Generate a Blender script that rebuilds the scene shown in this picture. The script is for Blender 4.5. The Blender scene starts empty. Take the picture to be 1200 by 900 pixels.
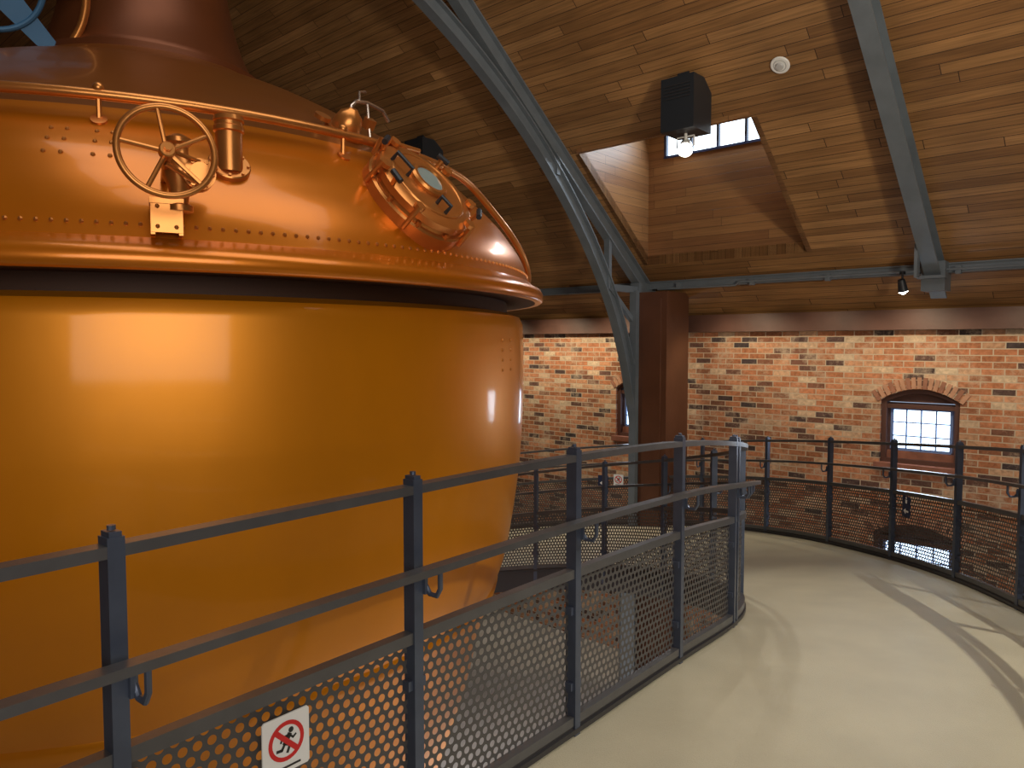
import bpy, bmesh, math, random
from mathutils import Vector, Matrix
random.seed(4)
scene=bpy.context.scene
scene.view_settings.view_transform='Standard'
scene.view_settings.look='None'
scene.view_settings.exposure=0.0
PI=math.pi
# ---------------------------------------------------------------- materials
def nt(m): 
    m.use_nodes=True
    return m.node_tree.nodes, m.node_tree.links
def mat(name,col,rough=.5,metal=0.,bump=0.,bscale=20.,var=0.,vscale=5.,coat=0.,spec=.5,stretch=None):
    m=bpy.data.materials.new(name); N,L=nt(m); b=N['Principled BSDF']
    b.inputs['Base Color'].default_value=(*col,1); b.inputs['Roughness'].default_value=rough
    b.inputs['Metallic'].default_value=metal; b.inputs['Coat Weight'].default_value=coat; b.inputs['Coat Roughness'].default_value=.08
    b.inputs['Specular IOR Level'].default_value=spec
    tc=N.new('ShaderNodeTexCoord'); vec=tc.outputs['Object']
    if stretch:
        mp=N.new('ShaderNodeMapping'); mp.inputs['Scale'].default_value=stretch; L.new(vec,mp.inputs['Vector']); vec=mp.outputs[0]
    n=N.new('ShaderNodeTexNoise'); n.inputs['Scale'].default_value=vscale; n.inputs['Detail'].default_value=5
    L.new(vec,n.inputs['Vector'])
    if var>0:
        r=N.new('ShaderNodeValToRGB')
        r.color_ramp.elements[0].position=.3; r.color_ramp.elements[1].position=.7
        r.color_ramp.elements[0].color=(*[c*(1-var) for c in col],1)
        r.color_ramp.elements[1].color=(*[min(1,c*(1+var)) for c in col],1)
        L.new(n.outputs['Fac'],r.inputs['Fac']); L.new(r.outputs['Color'],b.inputs['Base Color'])
    if bump>0:
        n2=N.new('ShaderNodeTexNoise'); n2.inputs['Scale'].default_value=bscale; n2.inputs['Detail'].default_value=3
        L.new(vec,n2.inputs['Vector'])
        bp=N.new('ShaderNodeBump'); bp.inputs['Strength'].default_value=bump; bp.inputs['Distance'].default_value=.02
        L.new(n2.outputs['Fac'],bp.inputs['Height']); L.new(bp.outputs['Normal'],b.inputs['Normal'])
        if coat: L.new(bp.outputs['Normal'],b.inputs['Coat Normal'])
    return m
def emis(name,col,s):
    m=bpy.data.materials.new(name); N,L=nt(m); b=N['Principled BSDF']
    b.inputs['Base Color'].default_value=(*col,1)
    b.inputs['Emission Color'].default_value=(*col,1); b.inputs['Emission Strength'].default_value=s
    return m
def mathn(N,L):
    def M(op,a,bv=None,c=None):
        n=N.new('ShaderNodeMath'); n.operation=op
        for i,x in enumerate((a,bv,c)):
            if x is None: continue
            if isinstance(x,(int,float)): n.inputs[i].default_value=x
            else: L.new(x,n.inputs[i])
        return n.outputs[0]
    return M
def cellmat(name,bw,rh,gu,gv,ramp,gapcol,rough,randoff=False,grain=.3,grainscale=(1.2,38),bump=.4,blot=.25,spec=.4,pale=None):
    """planks / bricks: one random colour per cell, gap lines, grain"""
    m=bpy.data.materials.new(name); N,L=nt(m); b=N['Principled BSDF']; b.inputs['Roughness'].default_value=rough
    b.inputs['Specular IOR Level'].default_value=spec
    M=mathn(N,L)
    tc=N.new('ShaderNodeTexCoord'); sp=N.new('ShaderNodeSeparateXYZ'); L.new(tc.outputs['UV'],sp.inputs[0])
    v=M('DIVIDE',sp.outputs[1],rh); row=M('FLOOR',v)
    if randoff:
        wn=N.new('ShaderNodeTexWhiteNoise'); wn.noise_dimensions='1D'; L.new(row,wn.inputs['W']); off=M('MULTIPLY',wn.outputs['Value'],7.3)
    else: off=M('MULTIPLY',M('FLOORED_MODULO',row,2.0),.5)
    u=M('ADD',M('DIVIDE',sp.outputs[0],bw),off); col=M('FLOOR',u)
    cb=N.new('ShaderNodeCombineXYZ'); L.new(col,cb.inputs[0]); L.new(row,cb.inputs[1])
    w2=N.new('ShaderNodeTexWhiteNoise'); w2.noise_dimensions='3D'; L.new(cb.outputs[0],w2.inputs['Vector'])
    r=N.new('ShaderNodeValToRGB'); els=r.color_ramp.elements
    while len(els)<len(ramp): els.new(.5)
    for e,(p,c) in zip(els,ramp): e.position=p; e.color=(*c,1)
    L.new(w2.outputs['Value'],r.inputs['Fac'])
    cur=r.outputs['Color']
    def mul(cur,fac,lo,hi,p0=.3,p1=.7):
        rr=N.new('ShaderNodeValToRGB'); rr.color_ramp.elements[0].position=p0; rr.color_ramp.elements[1].position=p1
        rr.color_ramp.elements[0].color=(lo,lo,lo,1); rr.color_ramp.elements[1].color=(hi,hi,hi,1)
        L.new(fac,rr.inputs['Fac'])
        mx=N.new('ShaderNodeMix'); mx.data_type='RGBA'; mx.blend_type='MULTIPLY'; mx.inputs[0].default_value=1
        L.new(cur,mx.inputs[6]); L.new(rr.outputs['Color'],mx.inputs[7]); return mx.outputs[2]
    mp=N.new('ShaderNodeMapping'); mp.inputs['Scale'].default_value=(*grainscale,1); L.new(tc.outputs['UV'],mp.inputs['Vector'])
    ad=N.new('ShaderNodeVectorMath'); ad.operation='MULTIPLY_ADD'; L.new(w2.outputs['Color'],ad.inputs[0]); ad.inputs[1].default_value=(9,9,9); L.new(mp.outputs[0],ad.inputs[2])
    n=N.new('ShaderNodeTexNoise'); n.inputs['Scale'].default_value=1.6; n.inputs['Detail'].default_value=5; n.inputs['Distortion'].default_value=.5
    L.new(ad.outputs[0],n.inputs['Vector']); cur=mul(cur,n.outputs['Fac'],1-grain,1+grain*.6)
    n3=N.new('ShaderNodeTexNoise'); n3.inputs['Scale'].default_value=.7; n3.inputs['Detail'].default_value=3; L.new(tc.outputs['UV'],n3.inputs['Vector'])
    cur=mul(cur,n3.outputs['Fac'],1-blot,1+blot)
    fv=M('FRACT',v); fu=M('FRACT',u)
    g=M('MAXIMUM',M('LESS_THAN',fv,gv/rh),M('LESS_THAN',fu,gu/bw))
    if pale:
        n4=N.new('ShaderNodeTexNoise'); n4.inputs['Scale'].default_value=3.2; n4.inputs['Detail'].default_value=8; n4.inputs['Roughness'].default_value=.8; L.new(tc.outputs['UV'],n4.inputs['Vector'])
        rr=N.new('ShaderNodeValToRGB'); rr.color_ramp.elements[0].position=.50; rr.color_ramp.elements[1].position=.66
        rr.color_ramp.elements[0].color=(0,0,0,1); rr.color_ramp.elements[1].color=(.7,.7,.7,1); L.new(n4.outputs['Fac'],rr.inputs['Fac'])
        mp_=N.new('ShaderNodeMix'); mp_.data_type='RGBA'; L.new(rr.outputs['Color'],mp_.inputs[0]); L.new(cur,mp_.inputs[6]); mp_.inputs[7].default_value=(*pale,1); cur=mp_.outputs[2]
    mx=N.new('ShaderNodeMix'); mx.data_type='RGBA'; L.new(g,mx.inputs[0]); L.new(cur,mx.inputs[6]); mx.inputs[7].default_value=(*gapcol,1)
    L.new(mx.outputs[2],b.inputs['Base Color'])
    bp=N.new('ShaderNodeBump'); bp.inputs['Strength'].default_value=bump; bp.inputs['Distance'].default_value=.008; bp.invert=True
    L.new(M('ADD',g,M('MULTIPLY',w2.outputs['Value'],.25)),bp.inputs['Height']); L.new(bp.outputs['Normal'],b.inputs['Normal'])
    return m
def perfmat(name,col,p=.032,hole=.36,metal=.2):
    m=bpy.data.materials.new(name); N,L=nt(m); b=N['Principled BSDF']
    b.inputs['Base Color'].default_value=(*col,1); b.inputs['Roughness'].default_value=.5; b.inputs['Metallic'].default_value=metal
    M=mathn(N,L)
    tc=N.new('ShaderNodeTexCoord'); sp=N.new('ShaderNodeSeparateXYZ'); L.new(tc.outputs['UV'],sp.inputs[0])
    u=M('DIVIDE',sp.outputs[0],p); v=M('DIVIDE',sp.outputs[1],p*.866)
    row=M('FLOOR',v); off=M('MULTIPLY',M('FLOORED_MODULO',row,2.0),.5)
    fu=M('SUBTRACT',M('FRACT',M('ADD',u,off)),.5)
    fv=M('MULTIPLY',M('SUBTRACT',M('FRACT',v),.5),.866)
    d=M('SQRT',M('ADD',M('MULTIPLY',fu,fu),M('MULTIPLY',fv,fv)))
    L.new(M('GREATER_THAN',d,hole),b.inputs['Alpha'])
    return m

M_copper=mat('copper_body',(.80,.275,.004),.36,.5,.16,2.0,.10,1.4,.4,.5,(1,1,.45))
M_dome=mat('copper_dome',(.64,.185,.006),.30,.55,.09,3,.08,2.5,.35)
M_domeu=mat('copper_dome_upper',(.27,.085,.014),.36,.5,.08,3,.08,2.5,.2)  # darker upper finish; the dark ceiling's reflection is also put into its colour
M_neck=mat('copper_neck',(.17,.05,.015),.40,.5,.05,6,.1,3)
M_brass=mat('copper_fittings',(.66,.26,.065),.28,.75,0,20,.08,8)
M_collar=mat('shaded_collar',(.05,.018,.006),.6,.3)  # near-black colour paints in the shade of the recess under the rim
M_black=mat('black_plastic',(.02,.024,.03),.4)
M_glass=mat('sight_glass',(.25,.36,.36),.08,0,coat=1)
M_blue=mat('blue_painted_steel',(.05,.15,.28),.4,.2)
M_rail=mat('railing_steel',(.09,.11,.16),.35,.5,.03,40,.12,10)
M_railb=mat('railing_bar',(.125,.125,.13),.36,.5,.03,40,.1,10)
M_perf=perfmat('perforated_plate',(.085,.08,.078),.036,.325)
M_perfo=perfmat('perforated_plate_brown',(.095,.083,.078),.034,.325)
M_steel=mat('truss_steel',(.15,.175,.20),.55,.15,.03,30,.12,4)
M_carpet=mat('walkway_carpet',(.53,.48,.345),.38,0,.35,220,.08,2.5,0,.5)
M_edge=mat('walkway_edge',(.05,.047,.05),.45,.4)
M_conc=mat('concrete',(.50,.49,.48),.35,0,.1,10,.15,1.5)
WR=[(0,(.235,.112,.038)),(.3,(.28,.138,.048)),(.7,(.33,.168,.060)),(1,(.40,.21,.080))]
M_wood=cellmat('ceiling_planks',1.9,.105,.007,.006,WR,(.05,.022,.01),.5,True,.34)
M_woodd=cellmat('shaft_planks',1.8,.105,.004,.004,[(0,(.22,.10,.040)),(1,(.30,.15,.058))],(.04,.016,.008),.45,True,.22)
BR=[(0,(.06,.045,.045)),(.14,(.15,.07,.05)),(.28,(.34,.13,.06)),(.62,(.48,.19,.095)),(.84,(.52,.28,.16)),(1,(.56,.42,.29))]
M_brick=cellmat('old_brick',.22,.072,.012,.011,BR,(.48,.38,.28),.85,False,.32,(14,14),.5,.30,.2,(.56,.42,.30))
M_beam=mat('timber_beam',(.11,.05,.035),.5,0,.1,12,.2,3)
M_column=mat('brown_column',(.11,.043,.022),.4,0,.1,10,.15,2)
M_wframe=mat('window_frame',(.10,.045,.035),.5)
M_muntin=mat('window_muntin',(.16,.24,.50),.5)
M_sill=mat('red_sill',(.26,.10,.065),.7,0,.2,20,.2,8)
M_pane=emis('daylight_pane',(.60,.79,1.0),3.0)
M_pane2=emis('clerestory_pane',(.72,.88,1.0),4.0)
M_bulb=emis('lamp_lens',(1.,.96,.88),14)
M_white=mat('white_enamel',(.8,.8,.78),.4)
M_red=mat('red_print',(.6,.02,.02),.5)
M_blk=mat('black_print',(.02,.02,.02),.5)
M_navy=mat('navy_sign',(.02,.03,.08),.4)
M_ab1=mat('arch_brick_a',(.46,.24,.15),.85,0,.3,30,.2,8); M_ab2=mat('arch_brick_b',(.30,.13,.08),.85,0,.3,30,.2,8)
# ---------------------------------------------------------------- mesh builder
def frame(p,n,up=Vector((0,0,1))):
    n=Vector(n).normalized()
    if abs(n.dot(up))>.99: up=Vector((0,1,0))
    x=up.cross(n).normalized(); y=n.cross(x)
    m=Matrix((x,y,n)).transposed().to_4x4(); m.translation=Vector(p); return m
class MB:
    def __init__(s): s.v=[];s.f=[];s.mi=[];s.uv={}
    def add(s,vs,fs,mi=0,uvs=None):
        o=len(s.v); s.v+= [tuple(v) for v in vs]
        for k,f in enumerate(fs):
            if uvs: s.uv[len(s.f)]=uvs[k]
            s.f.append(tuple(i+o for i in f)); s.mi.append(mi)
    def box(s,M,sx,sy,sz,mi=0):
        vs=[M@Vector((x*sx/2,y*sy/2,z*sz/2)) for x in(-1,1) for y in(-1,1) for z in(-1,1)]
        s.add(vs,[(0,1,3,2),(4,6,7,5),(0,4,5,1),(2,3,7,6),(0,2,6,4),(1,5,7,3)],mi)
    def lathe(s,M,prof,seg=32,mi=0,cap0=True,cap1=True):
        vs=[];fs=[]
        for r,z in prof:
            for i in range(seg):
                a=2*PI*i/seg; vs.append(M@Vector((r*math.cos(a),r*math.sin(a),z)))
        for j in range(len(prof)-1):
            for i in range(seg):
                k=(i+1)%seg
                fs.append((j*seg+i,j*seg+k,(j+1)*seg+k,(j+1)*seg+i))
        if cap0: fs.append(tuple(reversed(range(seg))))
        if cap1: fs.append(tuple(range((len(prof)-1)*seg,len(prof)*seg)))
        s.add(vs,fs,mi)
    def cyl(s,M,r,h,seg=24,mi=0,r2=None,bev=0):
        r2=r if r2 is None else r2
        if bev: s.lathe(M,[(r-bev,0),(r,bev),(r2,h-bev),(r2-bev,h)],seg,mi)
        else: s.lathe(M,[(r,0),(r2,h)],seg,mi)
    def ball(s,p,r,mi=0,seg=8,rings=5,sc=1):
        M=Matrix.Translation(p)
        s.lathe(M,[(max(1e-4,r*math.sin(PI*i/rings)),-r*sc*math.cos(PI*i/rings)) for i in range(rings+1)],seg,mi)
    def tube(s,pts,r,seg=10,mi=0,closed=False):
        pts=[Vector(p) for p in pts]; n=len(pts)
        t=[]
        for i in range(n):
            a=pts[(i-1)%n] if (closed or i>0) else pts[i]; b=pts[(i+1)%n] if (closed or i<n-1) else pts[i]
            t.append((b-a).normalized())
        nx=t[0].orthogonal().normalized(); vs=[];fs=[]
        for i in range(n):
            nx=(nx-t[i]*nx.dot(t[i])).normalized(); ny=t[i].cross(nx)
            for k in range(seg):
                a=2*PI*k/seg; vs.append(pts[i]+nx*(r*math.cos(a))+ny*(r*math.sin(a)))
        for i in range(n if closed else n-1):
            j=(i+1)%n
            for k in range(seg):
                l=(k+1)%seg; fs.append((i*seg+k,i*seg+l,j*seg+l,j*seg+k))
        if not closed: fs+= [tuple(reversed(range(seg))),tuple(range((n-1)*seg,n*seg))]
        s.add(vs,fs,mi)
    def torus(s,M,R,r,mi=0,seg=48,ts=10):
        s.tube([M@Vector((R*math.cos(2*PI*i/seg),R*math.sin(2*PI*i/seg),0)) for i in range(seg)],r,ts,mi,True)
    def sweep(s,pts,w,h,mi=0,side=None,offn=0,offs=0):
        """rect section: w along side vector, h along normal"""
        pts=[Vector(p) for p in pts]; n=len(pts); vs=[];fs=[]
        for i in range(n):
            t=(pts[min(i+1,n-1)]-pts[max(i-1,0)]).normalized()
            sd=Vector(side) if side else t.cross(Vector((0,0,1))).normalized()
            nn=sd.cross(t).normalized(); c=pts[i]+nn*offn+sd*offs
            for a,b in((-1,-1),(1,-1),(1,1),(-1,1)): vs.append(c+sd*(a*w/2)+nn*(b*h/2))
        for i in range(n-1):
            for k in range(4):
                l=(k+1)%4; fs.append((i*4+k,i*4+l,i*4+4+l,i*4+4+k))
        fs+=[(3,2,1,0),tuple(range(n*4-4,n*4))]
        s.add(vs,fs,mi)
    def prism(s,poly,d,mi=0,uvs=None):
        """poly list of Vectors, extruded by vector d"""
        n=len(poly); vs=[Vector(p) for p in poly]+[Vector(p)+Vector(d) for p in poly]
        fs=[tuple(range(n)),tuple(reversed(range(n,2*n)))]+[(i,i+n,(i+1)%n+n,(i+1)%n) for i in range(n)]
        U=None
        if uvs:
            U=[list(uvs),list(reversed(uvs))]
            dl=Vector(d).length
            for i in range(n):
                a=uvs[i]; b=uvs[(i+1)%n]; L_=math.hypot(a[0]-b[0],a[1]-b[1])
                U.append([(a[0],a[1]),(a[0]+dl,a[1]),(a[0]+dl,a[1]+L_),(a[0],a[1]+L_)])
        s.add(vs,fs,mi,U)
    def build(s,name,mats,parent=None,smooth=True,ang=35):
        me=bpy.data.meshes.new(name); me.from_pydata(s.v,[],s.f)
        for m in mats: me.materials.append(m)
        for p,i in zip(me.polygons,s.mi): p.material_index=i
        if s.uv:
            ul=me.uv_layers.new(name='UVMap')
            for fi,u in s.uv.items():
                for li,c in zip(me.polygons[fi].loop_indices,u): ul.data[li].uv=c
        else:
            bm=bmesh.new(); bm.from_mesh(me); bmesh.ops.recalc_face_normals(bm,faces=bm.faces); bm.to_mesh(me); bm.free()
        if smooth:
            me.polygons.foreach_set('use_smooth',[True]*len(me.polygons)); me.set_sharp_from_angle(angle=math.radians(ang))
        ob=bpy.data.objects.new(name,me); scene.collection.objects.link(ob)
        if parent: ob.parent=parent
        return ob
def empty(name):
    e=bpy.data.objects.new(name,None); scene.collection.objects.link(e); e.empty_display_size=.2; return e
def catmull(P,t):
    n=len(P)-1; i=min(max(int(math.floor(t)),0),n-1); f=t-i
    p0=P[max(i-1,0)];p1=P[i];p2=P[i+1];p3=P[min(i+2,n)]
    return tuple(.5*((2*b)+(-a+c)*f+(2*a-5*b+4*c-d)*f*f+(-a+3*b-3*c+d)*f**3) for a,b,c,d in zip(p0,p1,p2,p3))
# ---------------------------------------------------------------- room frame  (u along the wall, v into the room)
U=Vector((.742,-.670,0)); V=Vector((-.670,-.742,0)); W0=Vector((.2,12.5,0))
def W(u,v,z): return W0+U*u+V*v+Vector((0,0,z))
RS=.77; R0=1.85; RV=7.35
def roof(v): return R0+RS*v if v<=RV else R0+RS*(2*RV-v)
UMIN,UMAX=-9.,15.; ZF=-3.2
SL=math.sqrt(1+RS*RS)
# --- ceiling
cm=MB()
def roofpanel(u0,u1,v0,v1):
    pl=[W(u0,v0,roof(v0)),W(u1,v0,roof(v0)),W(u1,v1,roof(v1)),W(u0,v1,roof(v1))]
    cm.prism(pl,(0,0,.12),0,[(u0,v0*SL),(u1,v0*SL),(u1,v1*SL),(u0,v1*SL)])
ou0,ou1,ov0,ov1=2.95,5.03,.89,2.40
roofpanel(UMIN,ou0,-.35,RV); roofpanel(ou1,UMAX,-.35,RV); roofpanel(ou0,ou1,-.35,ov0); roofpanel(ou0,ou1,ov1,RV)
roofpanel(UMIN,UMAX,RV,2*RV+.35)
cm.build('ceiling',[M_wood],smooth=False)
# --- skylight shaft
sk=empty('skylight')
sm=MB(); ZT=4.55
def q(pl,uv,d): sm.prism(pl,d,0,uv)
zb=3.88; zw=4.42; wu0=3.18
q([W(ou0,ov0,roof(ov0)),W(ou1,ov0,roof(ov0)),W(ou1,ov0,zb),W(ou0,ov0,zb)],[(0,roof(ov0)),(2.08,roof(ov0)),(2.08,zb),(0,zb)],-V*.06)
q([W(ou0,ov0,zb),W(wu0,ov0,zb),W(wu0,ov0,zw),W(ou0,ov0,zw)],[(0,zb),(.23,zb),(.23,zw),(0,zw)],-V*.06)
q([W(ou0,ov0,zw),W(ou1,ov0,zw),W(ou1,ov0,ZT),W(ou0,ov0,ZT)],[(0,zw),(2.08,zw),(2.08,ZT),(0,ZT)],-V*.06)
for uu,s_ in((ou0,-1),(ou1,1)):
    q([W(uu,ov0,roof(ov0)),W(uu,ov1,roof(ov1)),W(uu,ov1,ZT),W(uu,ov0,ZT)],[(ov0,roof(ov0)),(ov1,roof(ov1)),(ov1,ZT),(ov0,ZT)],U*s_*.06)
q([W(ou0,ov1,roof(ov1)),W(ou1,ov1,roof(ov1)),W(ou1,ov1,ZT),W(ou0,ov1,ZT)],[(0,roof(ov1)),(2.08,roof(ov1)),(2.08,ZT),(0,ZT)],V*.06)
q([W(ou0,ov0,ZT),W(ou1,ov0,ZT),W(ou1,ov1,ZT),W(ou0,ov1,ZT)],[(0,0),(2.08,0),(2.08,1.5),(0,1.5)],Vector((0,0,.06)))
sm.build('shaft_lining',[M_woodd],sk,False)
wm=MB(); zc_=(zb+zw)/2
wm.box(frame(W((wu0+ou1)/2,ov0-.04,zc_),V),ou1-wu0,zw-zb,.01,0)
for i in range(6):
    wm.box(frame(W(wu0+.02+i*(ou1-wu0-.04)/5,ov0-.01,zc_),V),.03,zw-zb,.05,1)
for z in(zb+.01,zw-.02): wm.box(frame(W((wu0+ou1)/2,ov0-.01,z),V),ou1-wu0,.03,.05,1)
wm.build('clerestory_window',[M_pane2,M_navy],sk,False)
# --- walls
WINS=[(5.60,6.42,.10,.84,.14),(1.86,2.68,.10,.84,.14)]
LOW=[(5.55,6.45,-1.58,-.74,.14)]
def wallfar():
    w=MB()
    def P(poly): w.prism([W(a,0,b) for a,b in poly],-V*.4,0,poly)
    top=1.90
    def piece(u0,u1,wins):
        z=ZF
        for (a,b,z0,z1,rise) in sorted(wins,key=lambda t:t[2]):
            P([(u0,z),(u1,z),(u1,z0),(u0,z0)])
            P([(u0,z0),(a,z0),(a,z1),(u0,z1)]) if a>u0 else None
            P([(b,z0),(u1,z0),(u1,z1),(b,z1)]) if b<u1 else None
            n=12; arc=[(a+(b-a)*i/n, z1+rise*(1-(2*i/n-1)**2)) for i in range(n+1)]
            zt=z1+rise+.05
            for i in range(n):
                x0,y0=arc[i];x1,y1=arc[i+1]
                P([(x0,y0),(x1,y1),(x1,zt),(x0,zt)])
            P([(u0,z1),(a,z1),(a,zt),(u0,zt)]) if a>u0 else None
            P([(b,z1),(u1,z1),(u1,zt),(b,zt)]) if b<u1 else None
            z=zt
        P([(u0,z),(u1,z),(u1,top),(u0,top)])
    piece(UMIN,1.2,[]); piece(1.2,3.0,[WINS[1]]); 
    piece(3.0,5.2,[]); piece(5.2,6.8,[WINS[0],LOW[0]]); piece(6.8,UMAX,[])
    w.build('wall_far',[M_brick],smooth=False)
wallfar()
def plainwall(name,a,b,zt,out,gable=False):
    w=MB(); L_=(b-a).length
    pl=[a+Vector((0,0,ZF)),b+Vector((0,0,ZF)),b+Vector((0,0,zt))]; uv=[(0,ZF),(L_,ZF),(L_,zt)]
    if gable: pl.append((a+b)/2+Vector((0,0,roof(RV)))); uv.append((L_/2,roof(RV)))
    pl.append(a+Vector((0,0,zt))); uv.append((0,zt))
    w.prism(pl,out,0,uv); w.build(name,[M_brick],smooth=False)
plainwall('wall_near',W(UMIN,2*RV,0),W(UMAX,2*RV,0),1.90,V*.4)
plainwall('wall_left',W(UMIN,0,0),W(UMIN,2*RV,0),1.85,-U*.4,True)
plainwall('wall_right',W(UMAX,0,0),W(UMAX,2*RV,0),1.85,U*.4,True)
fm=MB(); fm.prism([W(UMIN,0,ZF),W(UMAX,0,ZF),W(UMAX,2*RV,ZF),W(UMIN,2*RV,ZF)],(0,0,-.2)); fm.build('floor',[M_conc],smooth=False)
tb=MB(); tb.prism([W(UMIN,.0,1.66),W(UMAX,.0,1.66),W(UMAX,.0,1.89),W(UMIN,.0,1.89)],V*.14); tb.build('trim_1',[M_beam],smooth=False)
# windows
def window(idx,a,b,z0,z1,rise,trim=True):
    root=empty('window_%d'%idx); w=MB(); n=16; vd=-.14
    arc=lambda t,ins=0.:(a+ins+(b-a-2*ins)*t, z1+(rise-ins)*(1-(2*t-1)**2))
    outer=[(a,z0)]+[arc(i/n) for i in range(n+1)]+[(b,z0)]
    inn=.055; inner=[(a+inn,z0+inn)]+[(a+inn+(b-a-2*inn)*i/n, z1-.02+(rise-inn*.6)*(1-(2*i/n-1)**2)) for i in range(n+1)]+[(b-inn,z0+inn)]
    m=len(outer)
    for i in range(m):
        j=(i+1)%m
        w.prism([W(*outer[i][:1],vd,outer[i][1]),W(outer[j][0],vd,outer[j][1]),W(inner[j][0],vd,inner[j][1]),W(inner[i][0],vd,inner[i][1])],V*.09,0)
    zt=z1-.07; c=(a+b)/2
    w.box(frame(W(c,vd+.03,zt),V),b-a-.1,.05,.08,0)
    w.prism([W(x,vd+.0,z) for x,z in [inner[k] for k in range(1,m-1)]],V*.02,3)
    gw=b-a-.2; zl=z0+.16; gh=zt-.03-zl
    w.box(frame(W(c,vd-.02,zl+gh/2),V),gw+.16,gh+.14,.015,0)
    w.box(frame(W(c,vd+.0,zl+gh/2),V),gw,gh,.01,1)
    for i in range(5): w.box(frame(W(c-gw/2+gw*i/4,vd+.015,zl+gh/2),V),.014 if 0<i<4 else .03,gh,.02,2)
    for i in range(4): w.box(frame(W(c,vd+.015,zl+gh*i/3),V),gw,.012 if 0<i<3 else .03,.02,2)
    w.box(frame(W(c,vd+.01,z0+.08),V),b-a-.06,.12,.05,4)
    w.build('sash',[M_wframe,M_pane,M_muntin,M_wframe,M_sill],root,False)
    s=MB(); s.box(frame(W(c,-.03,z0-.03),V),b-a+.1,.07,.16,0)
    k=17
    for i in range(k):
        t=-.04+1.08*(i+.5)/k; x,z=arc(t); sl=-(rise*4*(2*t-1))/(b-a); nrm=Vector((-sl,1)).normalized()
        nv=U*nrm.x+Vector((0,0,nrm.y)); tv=(V.cross(nv)).normalized()
        Mx=Matrix((tv,nv,V)).transposed().to_4x4(); Mx.translation=W(x,.003,z)+nv*.07
        s.box(Mx,.92*(b-a)/k,.13,.02,1 if i%3 else 2)
    s.build('brick_arch',[M_sill,M_ab1,M_ab2],root,False)
window(1,*WINS[0]); window(2,*WINS[1]); window(3,*LOW[0])
# --- purlin + conduit
pm=MB(); zp=2.285
pl=[W(UMIN+.05,.63,zp),W(UMAX-.05,.63,zp)]
pm.sweep(pl,.02,.09,0); pm.sweep(pl,.08,.012,0,offn=.045); pm.sweep(pl,.08,.012,0,offn=-.045)
pm.tube([W(3.0,.72,zp-.06),W(4.1,.72,zp-.06),W(4.15,.72,zp-.02),W(7.5,.72,zp-.02)],.014,8)
for u in(3.3,4.3,5.2,6.5): pm.box(frame(W(u,.69,zp-.03),V),.05,.08,.06)
pm.build('purlin',[M_steel])
def rafter(name,u):
    m=MB()
    for f in (lambda v:v, lambda v:2*RV-v):
        pts=[W(u,f(v),roof(v)-.13) for v in (.45,3,5,RV)]
        m.sweep(pts,.02,.2,0,side=U); m.sweep(pts,.15,.02,0,side=U,offn=.1); m.sweep(pts,.15,.02,0,side=U,offn=-.1)
    m.box(frame(W(u,.66,roof(.66)-.16),V),.22,.3,.26); m.box(frame(W(u-.09,1.05,roof(1.05)-.32),V),.03,.34,.1)
    m.box(frame(W(u,.80,zp-.1),V),.26,.03,.16)
    return m.build(name,[M_steel])
rafter('roof_beam',6.29); rafter('roof_beam',9.8)
# --- arched truss
def truss(u):
    m=MB()
    A=[(.80,-.9),(.84,.27),(1.0,.95),(1.19,1.5),(1.50,2.12),(2.05,2.87),(2.78,3.60),(3.6,4.22),(4.6,4.78),(5.8,5.25),(7.35,5.5)]
    arch=[catmull(A,i/6) for i in range(6*(len(A)-1)+1)]
    for mir in(0,1):
        f=(lambda v:v) if not mir else (lambda v:2*RV-v)
        pa=[W(u,f(v),z) for v,z in arch]
        m.sweep(pa,.02,.15,0,side=U); m.sweep(pa,.12,.018,0,side=U,offn=.075); m.sweep(pa,.12,.018,0,side=U,offn=-.075)
        pr=[W(u,f(v),roof(v)-.12) for v in(.5,3,5,RV)]
        m.sweep(pr,.02,.17,0,side=U); m.sweep(pr,.12,.018,0,side=U,offn=.085); m.sweep(pr,.12,.018,0,side=U,offn=-.085)
        m.sweep([W(u+.03,f(.97),2.2),W(u+.03,f(.97),ZF)],.10,.08,0,side=U)
        m.sweep([W(u,f(.6),2.22),W(u,f(1.55),2.22)],.08,.08,0,side=U)
        m.sweep([W(u,f(.97),1.8),W(u,f(1.5),2.2)],.06,.06,0,side=U)
        m.sweep([W(u,f(1.55),2.2),W(u,f(1.55),roof(1.55)-.15)],.08,.06,0,side=U)
        m.sweep([W(u,f(2.6),3.45),W(u,f(2.6),roof(2.6)-.15)],.08,.06,0,side=U)
        m.box(frame(W(u,f(.72),2.2),U),.40,.22,.14)
    return m.build('roof_truss',[M_steel])
truss(2.77)
cc=MB()
cc.prism([W(2.80,.35,ZF),W(3.26,.35,ZF),W(3.26,.92,ZF),W(2.80,.92,ZF)],(0,0,2.18-ZF))
cc.prism([W(2.90,.92,ZF),W(3.18,.92,ZF),W(3.18,.94,ZF),W(2.90,.94,ZF)],(0,0,2.1-ZF))
cc.build('brown_column',[M_column],smooth=False)
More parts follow.
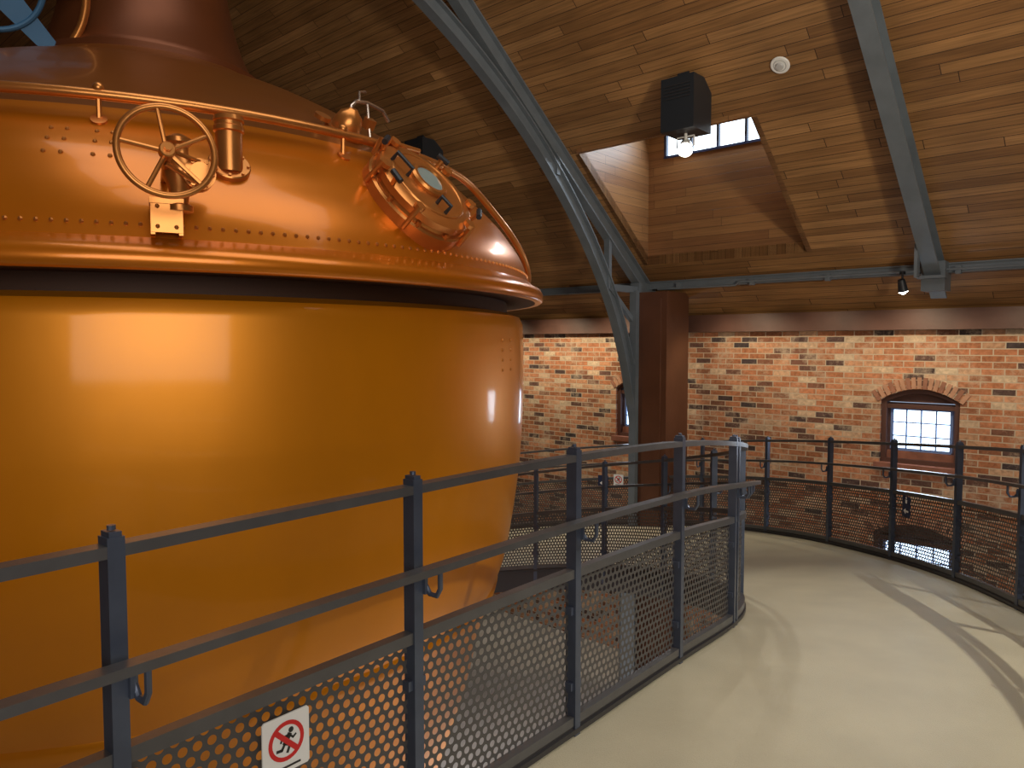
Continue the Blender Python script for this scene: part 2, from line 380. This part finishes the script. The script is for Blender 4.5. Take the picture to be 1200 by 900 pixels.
# --- ceiling fixtures
def speaker(u,v,lamp):
    r=empty('ceiling_spotlight_box'); m=MB(); s=.35; zt=roof(v)-.0; hh=.5
    M0=frame(W(u,v,zt-.02-hh/2),V)
    m.box(M0,s,hh,s,0); m.box(frame(W(u,v,zt+.04),V),.12,.2,.12,0)
    for k in range(5): m.box(frame(W(u,v+s/2+.004,zt-.10-k*.03),V),s*.8,.008,.01,1)
    m.build('housing',[M_black,M_edge],r,False)
    if lamp:
        l=MB(); p=W(u,v,zt-.02-hh)
        l.tube([p,p+Vector((0,0,-.06))],.015,8,0)
        ax=(Vector((.3,2.6,.2))-p).normalized(); c=p+Vector((0,0,-.13))
        l.cyl(frame(c-ax*.09,ax),.055,.16,20,0,.075); l.cyl(frame(c+ax*.072,ax),.066,.004,20,1)
        l.tube([p+U*.09+Vector((0,0,-.03)),p-U*.09+Vector((0,0,-.03)),c-U*.09],.008,6,0); l.tube([p+U*.09+Vector((0,0,-.03)),c+U*.09],.008,6,0)
        l.build('lamp',[M_white,M_bulb],r)
speaker(4.58,2.86,True); speaker(.86,2.95,False)
sd=MB(); nr=(Vector((0,0,-1))+V*RS).normalized(); p=W(5.47,2.78,roof(2.78))
sd.cyl(frame(p,nr),.085,.02,32,0,bev=.006); sd.cyl(frame(p+nr*.02,nr),.035,.02,24,1,bev=.006); sd.torus(frame(p+nr*.02,nr),.055,.004,1)
sd.build('smoke_detector',[M_white,mat('detector_grey',(.5,.5,.5),.5)])
def spot(u):
    m=MB(); p=W(u,.74,zp-.05); ax=(-V*.35+Vector((0,0,-1))+U*.1).normalized()
    m.cyl(frame(p,(0,0,1)),.03,.03,16,0); m.tube([p,p+Vector((0,0,-.06))],.01,8,0)
    c=p+Vector((0,0,-.12)); m.cyl(frame(c-ax*.07,ax),.035,.13,20,0,.05); m.cyl(frame(c+ax*.062,ax),.046,.006,20,1); m.ball(c+ax*.065,.03,1,12,8)
    return m.build('wall_spotlight',[M_black,M_bulb])
spot(5.99)
# ---------------------------------------------------------------- walkway
INN=[(-1.95,.2),(-.847,1.55),(-.298,2.21),(.24,2.85),(.823,3.62),(1.3,4.33),(1.56,4.95),(1.66,5.6),(1.6,6.25),(1.36,6.9),(.95,7.5),(.35,7.95),(-.4,8.25),(-1.3,8.4),(-2.4,8.35),(-3.4,8.0)]
OUT=[(-.1,-1.5),(.95,-.05),(1.6,.75),(2.15,1.5),(2.72,2.45),(3.15,3.5),(3.42,4.7),(3.6,5.9),(3.53,7.1),(3.17,8.35),(2.5,9.35),(1.6,10.05),(.5,10.55),(-.7,10.7),(-2.2,10.6),(-3.9,10.1)]
ZW=[-.03,-.03,-.03,-.035,-.085,-.18,-.29,-.42,-.55,-.69,-.83,-.97,-1.12,-1.27,-1.42,-1.57]
PI3=[(a,b,z) for (a,b),z in zip(INN,ZW)]; PO3=[(a,b,z) for (a,b),z in zip(OUT,ZW)]
NP=len(PI3)-1; ST=16
def dense(P): return [Vector(catmull(P,i/ST)) for i in range(NP*ST+1)]
DI=dense(PI3); DO=dense(PO3)
wk=empty('walkway'); wmh=MB()
vs=[];fs=[]
for a,b in zip(DI,DO): vs+=[a,b,a+Vector((0,0,-.16)),b+Vector((0,0,-.16))]
for i in range(len(DI)-1):
    o=i*4; fs+=[(o,o+1,o+5,o+4),(o+2,o+6,o+7,o+3)]
wmh.add(vs,fs); wmh.build('carpet_deck',[M_carpet],wk)
ed=MB()
for D,sg in((DI,-1),(DO,1)):
    ed.sweep([p+Vector((0,0,-.08)) for p in D],.03,.24,0,offs=0)
    ed.sweep([p+Vector((0,0,.02)) for p in D],.05,.02,0)
ed.build('steel_edge',[M_edge],wk)
su=MB()
for t in(3,5.5,8,10.5,13):
    a=(Vector(catmull(PI3,t))+Vector(catmull(PO3,t)))/2
    su.box(Matrix.Translation((a.x,a.y,(a.z-.16+ZF)/2)),.16,.16,a.z-.16-ZF)
su.build('support_posts',[M_steel],wk,False)
def arclen(D):
    s=[0]
    for a,b in zip(D,D[1:]): s.append(s[-1]+(b-a).length)
    return s
def at(D,S,s):
    s=max(0,min(S[-1]-1e-6,s))
    import bisect
    i=bisect.bisect_right(S,s)-1; i=min(i,len(D)-2); f=(s-S[i])/(S[i+1]-S[i])
    t=(D[i+1]-D[i]); t.z=0; return D[i].lerp(D[i+1],f), t.normalized()
def railing(D,posts,inward,perf,doubles=()):
    root=empty('railing'); S=arclen(D); up=Vector((0,0,1))
    def off(o,z): 
        r=[]
        for i,p in enumerate(D):
            t=D[min(i+1,len(D)-1)]-D[max(i-1,0)]; t.z=0; t.normalize(); sd=t.cross(up)*inward
            r.append(p+sd*o+up*z)
        return r
    b=MB()
    b.sweep(off(0,1.095),.045,.026,0)
    b.sweep(off(.085,.865),.042,.022,0)
    b.sweep(off(0,.645),.035,.035,0); b.sweep(off(0,.06),.035,.035,0)
    b.build('rails',[M_railb],root)
    pm=MB()
    for s in posts:
        p,t=at(D,S,s); sd=t.cross(up)*inward
        M=Matrix((t,sd*1.0,up)).transposed().to_4x4(); M.translation=p+up*.5
        pm.box(M,.036,.046,1.25); 
        M2=M.copy(); M2.translation=p+up*1.13; pm.box(M2,.026,.04,.012)
        M2.translation=p+up*1.138; pm.cyl(M2,.009,.010,10)
        q0=p+up*.80+sd*.02+t*.03
        pts=[q0+up*.03-sd*0,q0,q0-up*.025+sd*.02,q0-up*.025+sd*.05,q0+sd*.065,q0+sd*.065+up*.05]
        pm.tube(pts,.008,8)
        M3=M.copy(); M3.translation=p+up*.80+sd*.02+t*.02; pm.box(M3,.01,.03,.05)
        for z in(.2,.5): 
            M3=M.copy(); M3.translation=p+up*z; pm.box(M3,.07,.028,.03)
    pm.build('posts',[M_rail],root)
    pn=MB()
    vs=[];fs=[];uv=[]
    base=off(-.012,0)
    for p in base: vs+=[p+up*.07,p+up*.635]
    for i in range(len(D)-1):
        o=i*2; fs.append((o,o+2,o+3,o+1)); uv.append([(S[i],0),(S[i+1],0),(S[i+1],.565),(S[i],.565)])
    pn.add(vs,fs,0,uv); pn.build('perforated_panels',[perf],root)
    return root,S
SI=arclen(DI); 
pin=[SI[k*ST] for k in(1,2,3,4,5)]+[SI[5*ST]+.075]
s=pin[0]-.86
while s>0: pin.append(s); s-=.86
s=SI[5*ST]+.9
while s<SI[-1]: pin.append(s); s+=.86
railing(DI,pin,1,M_perf)
SO=arclen(DO); 
i0=min(range(len(DO)),key=lambda i:(Vector((3.45,5.0))-DO[i].xy).length); s0=SO[i0]
pout=[]; s=s0
while s<SO[-1]: pout.append(s); s+=.95
s=s0-.95
while s>0: pout.append(s); s-=.95
railing(DO,pout,-1,M_perfo)
# ---------------------------------------------------------------- signs
def strip(pts,w):
    for a,b in zip(pts,pts[1:]):
        a=Vector(a);b=Vector(b); d=(b-a).normalized(); n=Vector((-d.y,d.x))*w/2; a=a-d*w*.3;b=b+d*w*.3
        yield [(a+n),(b+n),(b-n),(a-n)]
def norun_sign(name,p,n,s):
    m=MB(); M=frame(p,n)
    m.prism([M@Vector((x*s/2,y*s*.55,0)) for x,y in((-1,-.92),(-.92,-1),(.92,-1),(1,-.92),(1,.92),(.92,1),(-.92,1),(-1,.92))],n*.004,0)
    def poly(pl,z,mi): m.prism([M@Vector((x*s,y*s,z)) for x,y in pl],n*.0005,mi)
    cy=.05; R=.38
    for i in range(32):
        a=2*PI*i/32;b=2*PI*(i+1)/32
        poly([(R*math.cos(a),cy+R*math.sin(a)),(R*math.cos(b),cy+R*math.sin(b)),(.30*math.cos(b),cy+.30*math.sin(b)),(.30*math.cos(a),cy+.30*math.sin(a))],.0046,1)
    poly([(-.27,cy+.20),(-.20,cy+.27),(.27,cy-.20),(.20,cy-.27)],.0054,1)
    poly([(.10+.055*math.cos(a*PI/6),cy+.18+.055*math.sin(a*PI/6)) for a in range(12)],.0046,2)
    for pts,w in(([(.06,.10),(-.03,-.04)],.10),([(-.03,-.04),(.07,-.10),(.02,-.22)],.055),([(-.04,-.05),(-.10,-.15),(-.2,-.14)],.055),([(.06,.1),(.14,.02),(.2,.06)],.04),([(.04,.1),(-.08,.09),(-.12,.0)],.04)):
        for pl in strip(pts,w): poly([(v.x,v.y+cy) for v in pl],.0048,2)
    poly([(-.3,-.47),(.3,-.47),(.3,-.43),(-.3,-.43)],.0046,2)
    m.build(name,[M_white,M_red,M_blk],None,False)
def panelpos(D,S,s,inward,z,off=.012):
    p,t=at(D,S,s); sd=t.cross(Vector((0,0,1)))*inward
    return p+sd*off+Vector((0,0,z)),sd
sA=pin[0]+.460*(pin[1]-pin[0])
p,n=panelpos(DI,SI,sA,1,.515); norun_sign('no_running_sign',p+n*.012,n,.136)
def arrow_sign(name,p,n,w,h,bg,fg):
    m=MB(); M=frame(p,n)
    m.box(M,w,h,.004,0)
    def poly(pl): m.prism([M@Vector((x*w,y*w,.0025)) for x,y in pl],n*.001,1)
    k=h/w
    y0=-k*.22
    poly([(-.32,y0),(-.05,y0+.22),(-.05,y0+.07),(.3,y0+.07),(.3,y0-.07),(-.05,y0-.07),(-.05,y0-.22)])
    if k>1.3:
        poly([(-.1,.25),(.1,.25),(.14,.55),(-.14,.55)]); poly([(.08*math.cos(a*PI/5),.68+.08*math.sin(a*PI/5)) for a in range(10)])
    m.build(name,[bg,fg],None,False)
i1=min(range(len(DO)),key=lambda i:(Vector((3.6,6.65))-DO[i].xy).length)
p,n=panelpos(DO,SO,SO[i1],-1,.53); arrow_sign('direction_sign',p+n*.01,n,.115,.19,M_navy,M_white)
for k,xy in enumerate(((1.28,10.25),(1.5,10.15))):
    i1=min(range(len(DO)),key=lambda i:(Vector(xy)-DO[i].xy).length)
    p,n=panelpos(DO,SO,SO[i1],-1,.62)
    if k==0: arrow_sign('direction_sign',p+n*.01,n,.15,.15,M_navy,M_white)
    else: norun_sign('no_running_sign',p+n*.01,n,.14)
# ---------------------------------------------------------------- kettle
KC=Vector((-2.32,4.87,0)); A0=math.atan2(-4.87,2.32)
def K(d,r,z): a=A0+math.radians(d); return KC+Vector((r*math.cos(a),r*math.sin(a),z))
def Kn(d,nr,nz): a=A0+math.radians(d); return Vector((nr*math.cos(a),nr*math.sin(a),nz)).normalized()
ket=empty('copper_brew_kettle'); MK=Matrix.Translation(KC)
def smoothp(P,n=5): return [catmull(P,i/n) for i in range((len(P)-1)*n+1)]
BODY=[(.05,-2.35),(1.2,-2.1),(1.72,-1.5),(1.97,-.9),(2.10,-.4),(2.18,-.13),(2.27,.12),(2.325,.4),(2.37,.74),(2.39,1.07),(2.395,1.4),(2.39,1.62)]
b=MB(); b.lathe(MK,smoothp(BODY)+[(2.37,1.665),(2.30,1.69)],160,0,True,False)
b.lathe(MK,[(2.175,-.09),(2.215,-.09),(2.225,-.05),(2.215,-.02),(2.185,-.02)],160,0,False,False)
b.build('body',[M_copper],ket)
c=MB(); c.lathe(MK,[(2.29,1.66),(2.28,1.80)],128,0,False,False); 
c.lathe(MK,[(2.27,1.762),(2.49,1.758)],128,0,False,False); c.build('collar',[M_collar],ket)
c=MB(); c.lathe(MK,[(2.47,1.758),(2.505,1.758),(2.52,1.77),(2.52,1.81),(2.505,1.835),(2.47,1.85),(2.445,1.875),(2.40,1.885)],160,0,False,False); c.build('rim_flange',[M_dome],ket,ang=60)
DOME=[(2.43,1.87),(2.39,2.00),(2.31,2.13),(2.17,2.29),(1.80,2.60),(1.2,2.93),(.85,3.07),(.66,3.17),(.55,3.40),(.47,3.75),(.42,4.2),(.40,5.0),(.40,6.8)]
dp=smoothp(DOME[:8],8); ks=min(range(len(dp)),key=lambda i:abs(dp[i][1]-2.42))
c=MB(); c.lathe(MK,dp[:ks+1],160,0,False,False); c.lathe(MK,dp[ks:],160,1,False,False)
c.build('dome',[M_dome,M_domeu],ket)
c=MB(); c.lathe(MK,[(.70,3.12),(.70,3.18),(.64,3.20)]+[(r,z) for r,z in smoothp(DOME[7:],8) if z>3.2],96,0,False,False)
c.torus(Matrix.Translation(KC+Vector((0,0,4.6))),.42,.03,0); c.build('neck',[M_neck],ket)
def prof(z):
    for (r0,z0),(r1,z1) in zip(dp,dp[1:]):
        if z0<=z<=z1:
            f=(z-z0)/(z1-z0); return r0+(r1-r0)*f,(z1-z0),-(r1-r0)
    return dp[-1][0],0,1
rv=MB()
for i in range(330):
    d=i*360/330; rr,_,_=prof(1.925); rv.ball(K(d,rr,1.925),.0085,0,6,4)
for d in(-9,-7.6,-5,-3.6):
    for z in(2.19,2.25,2.30):
        r,_,_=prof(z); rv.ball(K(d,r,z),.009,0,8,4)
for d in(45.8,49.3):
    for z in(1.52,1.465,1.41,1.355): rv.ball(K(d,2.393,z),.011,0,8,4)
rv.build('rivets',[M_brass],ket)
hp=MB()
pts=[K(d,2.10,2.455) for d in range(-110,46,3)]
D2=[(48,2.105,2.45),(53,2.13,2.42),(58,2.21,2.32),(63,2.31,2.20),(68,2.40,2.08),(73,2.46,1.98),(78,2.49,1.92),(88,2.49,1.90)]
pts+=[K(*x) for x in [catmull(D2,i/4) for i in range(4*7+1)]]
hp.tube(pts,.021,12)
for d in(-40,-5,22,42):
    r,a,bb=prof(2.35); hp.tube([K(d,r-.01,2.35),K(d,2.10,2.455)],.010,8); hp.ball(K(d,2.10,2.48),.022,0,10,6)
    hp.cyl(frame(K(d,r-.01,2.35),Kn(d,.7,.6)),.03,.018,16)
hp.build('hoop_pipe',[M_brass],ket)
# hand wheel valve
hw=MB(); d0=0.9
ax=Kn(d0+4,1,.10); c0=K(d0,2.66,2.135); Mh=frame(c0,ax)
hw.torus(Mh,.148,.0115,0,56,12)
hw.cyl(frame(c0-ax*.02,ax),.026,.045,20,0,bev=.004)
hw.cyl(frame(c0+ax*.025,ax),.012,.02,6,0)
for i in range(5):
    a=math.radians(18+72*i+10); hw.tube([c0-ax*.005+Mh.to_3x3()@Vector((.02*math.cos(a),.02*math.sin(a),0)),c0+Mh.to_3x3()@Vector((.148*math.cos(a),.148*math.sin(a),0))],.008,8)
st=K(d0,2.28,2.10); hw.tube([c0,st],.014,10)
vb=K(d0+2.5,2.47,2.10); vn=Kn(d0,1,0)
for o,r_,h_ in((0,.052,.02),(.03,.038,.02),(.06,.055,.022),(.095,.033,.03)): hw.cyl(frame(vb-vn*.03+vn*o,vn),r_,h_,20)
hw.lathe(Matrix.Translation(K(d0+1,2.47,1.97)),[(.045,0),(.045,.02),(.03,.03),(.036,.08),(.054,.12),(.054,.17),(.033,.20),(.033,.23),(.045,.24),(.045,.255),(.02,.27)],24)
for sgn in(-1,1): hw.tube([vb+Vector((0,0,.04*sgn))+vn*.06,c0-ax*.05+Vector((0,0,.025*sgn))],.008,8)
for i in range(6):
    a=i*PI/3; hw.cyl(frame(vb+vn*.045+Vector((0,0,1))*.045*math.sin(a)+vn.cross(Vector((0,0,1)))*.045*math.cos(a),vn),.008,.03,6)
Mb=frame(K(d0,2.49,1.945),vn); hw.box(Mb,.10,.11,.02)
Mb=frame(K(d0,2.455,2.0),vn); hw.box(Mb,.11,.02,.10); 
for sx in(-.045,.045): 
    Mb=frame(K(d0,2.46,1.945)+vn.cross(Vector((0,0,1)))*sx,vn); hw.box(Mb,.014,.125,.07)
for sx in(-.03,.03):
    for sz in(-.035,.035): hw.ball(K(d0,2.502,1.945)+vn.cross(Vector((0,0,1)))*sx+Vector((0,0,sz)),.008,0,8,4)
hw.build('hand_wheel_valve',[M_brass],ket)
# vertical capped pipe
cp=MB(); d1=6.8; zc=2.19; r,a,bb=prof(zc); nn=Kn(d1,a,bb)
base=K(d1,r,zc); cp.cyl(frame(base-nn*.01,nn),.08,.03,28,0,bev=.004)
cp.lathe(Matrix.Translation(base+Kn(d1,1,0)*.01+Vector((0,0,-.02))),[(.050,0),(.050,.15),(.058,.155),(.058,.172),(.053,.177),(.053,.19),(.058,.195),(.055,.212),(.03,.22)],28)
for i in range(8):
    a_=i*PI/4; x=nn.orthogonal().normalized(); y=nn.cross(x); cp.cyl(frame(base+(x*math.cos(a_)+y*math.sin(a_))*.069+nn*.015,nn),.006,.012,6)
cp.build('capped_pipe',[M_brass],ket)
# manway hatch
hm=MB(); d2=29.2; zc=2.17; r,a,bb=prof(zc); nn=Kn(d2,a,bb); pc=K(d2,r,zc); MH=frame(pc,nn)@Matrix.Scale(.92,4)
def H(x,y,z): return MH@Vector((x,y,z))
def HM(x,y,z): m=MH.copy(); m.translation=H(x,y,z); return m
hm.lathe(HM(0,0,-.05),[(.30,0),(.30,.085),(.29,.095),(.272,.095),(.268,.115),(.282,.12),(.282,.155),(.262,.165),(.20,.172),(.0001,.178)],48,0,True,False)
hm.torus(HM(0,0,.118),.215,.008,0)
hm.lathe(HM(.0,.02,.12),[(.11,0),(.11,.022),(.10,.034),(.082,.034),(.078,.024)],32,0,False,False); hm.cyl(HM(0,.02,.122),.08,.022,32,2)
for i in range(10):
    a_=i*PI/5+.3; c_=Vector((math.cos(a_),math.sin(a_)))
    hm.cyl(HM(c_.x*.285,c_.y*.285,.035),.014,.03,6)
for a_ in(.55,1.85,2.9,3.9,5.2,6.0):
    c_=Vector((math.cos(a_),math.sin(a_)))
    hm.tube([H(c_.x*.31,c_.y*.31,.0),H(c_.x*.30,c_.y*.30,.14)],.012,8)
    hm.cyl(HM(c_.x*.28,c_.y*.28,.118),.028,.022,8,0)
for a_ in(.75,2.3,3.3,5.6):
    c_=Vector((math.cos(a_),math.sin(a_)))
    q_=H(c_.x*.295,c_.y*.295,.16); hm.tube([H(c_.x*.28,c_.y*.28,.11),q_],.012,8,0)
    tt=MH.to_3x3()@Vector((-c_.y,c_.x,0)); hm.tube([q_-tt*.035,q_+tt*.035],.014,8,1)
for (x,y,w_) in((-.16,.08,.05),(-.02,-.16,.03)):
    hm.tube([H(x-w_*.4,y+w_,.12),H(x-w_*.4,y+w_,.17),H(x+w_*.4,y-w_,.17),H(x+w_*.4,y-w_,.12)],.010,8,1)
hm.tube([H(-.14,.28,.02),H(-.14,.30,.10),H(.14,.30,.10),H(.14,.28,.02)],.014,10,0)
hm.build('manway_hatch',[M_brass,M_black,M_glass],ket)
# upper fitting with curved lever
uf=MB(); d3=26.5; zc=2.53; r,a,bb=prof(zc); nn=Kn(d3,a,bb); pc=K(d3,r,zc)
uf.cyl(frame(pc-nn*.01,nn),.10,.03,28,0,bev=.005)
uf.lathe(frame(pc+nn*.01,nn),[(.075,0),(.07,.05),(.055,.09),(.03,.11),(.02,.12)],24,0)
e=pc+nn*.10; sd=Vector((math.cos(A0+math.radians(d3+90)),math.sin(A0+math.radians(d3+90)),0))
uf.tube([e,e+Vector((0,0,.04)),e+Vector((0,0,.07))+sd*.03,e+Vector((0,0,.08))+sd*.10,e+Vector((0,0,.065))+sd*.2,e+Vector((0,0,.02))+sd*.24],.010,10,1)
uf.tube([e+sd*.10+Vector((0,0,.08)),e+sd*.11+Vector((0,0,-.05)),e+sd*.12-Vector((0,0,.12))],.008,8,1)
uf.tube([e+sd*.05+Vector((0,0,.08)),e+sd*.05+Vector((0,0,.12)),e+sd*.09+Vector((0,0,.13))],.007,8,1)
uf.box(frame(e+sd*.11+Vector((0,0,-.02)),nn),.05,.04,.05)
uf.cyl(frame(pc-sd*.13+Vector((0,0,.04)),nn),.04,.02,16); 
uf.build('relief_fitting',[M_brass,mat('bright_pipe',(.6,.5,.42),.2,.9)],ket)
# drive wheel near the neck
dw=MB(); c0=Vector((-2.72,3.95,3.40)); ax=(Vector((0,0,1.5))-c0).normalized(); Md=frame(c0,ax)
dw.torus(Md,.45,.022,0,72,12)
dw.cyl(frame(c0-ax*.03,ax),.09,.06,28,1,bev=.01); dw.cyl(frame(c0+ax*.03,ax),.04,.04,20,1)
for i in range(6):
    a_=i*PI/3+.25; x=Vector((math.cos(a_),math.sin(a_),0)); y=Vector((-x.y,x.x,0))
    pl=[Md@(x*.07+y*.07),Md@(x*.43+y*.04),Md@(x*.43-y*.04),Md@(x*.07-y*.07)]
    dw.prism(pl,-ax*.02,1)
dw.torus(Md,.25,.016,1)
dw.tube([c0,c0-ax*.5],.03,12,1); e=c0-ax*.4; dw.tube([e,Vector((e.x,e.y,2.85))],.04,12,0)
dw.cyl(Matrix.Translation((e.x,e.y,2.88)),.09,.12,24,0)
dw.build('drive_wheel',[M_brass,M_blue],ket)
bs=MB()
for i in range(6):
    a_=i*PI/3; bs.cyl(Matrix.Translation(KC+Vector((1.5*math.cos(a_),1.5*math.sin(a_),ZF))),.09,1.5,20)
bs.lathe(Matrix.Translation(KC+Vector((0,0,ZF))),[(1.9,0),(1.9,.15),(1.7,.15)],64); bs.build('support_legs',[M_steel],ket)
# ---------------------------------------------------------------- lights
def area(name,loc,tgt,size,energy,col=(1,.9,.78),sy=None):
    l=bpy.data.lights.new(name,'AREA'); l.energy=energy; l.color=col; l.size=size
    if sy: l.shape='RECTANGLE'; l.size_y=sy
    o=bpy.data.objects.new(name,l); scene.collection.objects.link(o); o.location=loc
    o.rotation_euler=(Vector(tgt)-Vector(loc)).to_track_quat('-Z','Y').to_euler(); return o
def spotl(name,loc,tgt,energy,ang,col=(1,.85,.65),rad=.04,blend=.5):
    l=bpy.data.lights.new(name,'SPOT'); l.energy=energy; l.color=col; l.spot_size=math.radians(ang); l.spot_blend=blend; l.shadow_soft_size=rad
    o=bpy.data.objects.new(name,l); scene.collection.objects.link(o); o.location=loc
    o.rotation_euler=(Vector(tgt)-Vector(loc)).to_track_quat('-Z','Y').to_euler(); return o
area('fill_light_ridge',W(7.5,7.35,6.0),W(7.0,6.9,0),8,160,(1,.96,.9),3)  # added general fill under the ridge, not an actual hall fixture
area('fill_light_back',(1.6,-3.6,2.6),(-1.5,4,1.2),5,185,(1,.95,.88),3.2)  # added soft fill behind the camera, lights the kettle
spotl('ceiling_fill',(3.4,-1.2,1.9),W(4.9,3.0,4.4),1000,66,(1,.88,.68),.4,1.0)  # added unseen lamp behind the camera to brighten the ceiling planks
for u in(-.5,.9,2.0,4.0,5.0,5.99,7.0,8.0):
    spotl('wall_wash_%d'%int(u*10+10),W(u,.95,2.0),W(u,0,.3),66 if u<3 else (42 if u in(4.0,5.99,8.0) else 22),125,(1,.86,.60),.03,.8)
spotl('walkway_spot',W(4.58,2.8,3.2),(2.4,5.0,0),80,60,(1,.94,.82),.05)
spotl('far_deck_fill',W(1.6,3.4,3.6),(.4,9.2,-1),260,62,(1,.96,.90),.06,.9)  # added lamp that lifts the dark far deck, no fixture there
spotl('rail_shadow_spot',(4.85,2.35,3.9),(2.6,3.2,0),560,66,(1,.94,.82),.035)
area('lower_fill',W(5.0,5.2,-.75),W(4.9,5.2,-3.2),1.6,130,(1,.97,.95))  # added fill below deck level to brighten the lower floor
for wv in WINS: area('window_light_%d'%int(wv[0]),W((wv[0]+wv[1])/2,.05,.5),W((wv[0]+wv[1])/2,3,.2),.55,9,(.7,.85,1))
area('skylight_light',W(4.1,1.0,4.15),W(4.1,2.0,3.6),1.6,26,(.8,.9,1),.3)
w=bpy.data.worlds.new('World'); scene.world=w; w.use_nodes=True
w.node_tree.nodes['Background'].inputs[0].default_value=(.6,.75,1,1); w.node_tree.nodes['Background'].inputs[1].default_value=.6
# ---------------------------------------------------------------- camera
cd=bpy.data.cameras.new('camera'); cd.sensor_width=36; cd.lens=26.1; cd.clip_start=.05
co=bpy.data.objects.new('camera',cd); scene.collection.objects.link(co); co.location=(0,0,1.5); co.rotation_euler=(math.radians(90-3.1),0,0)
scene.camera=co
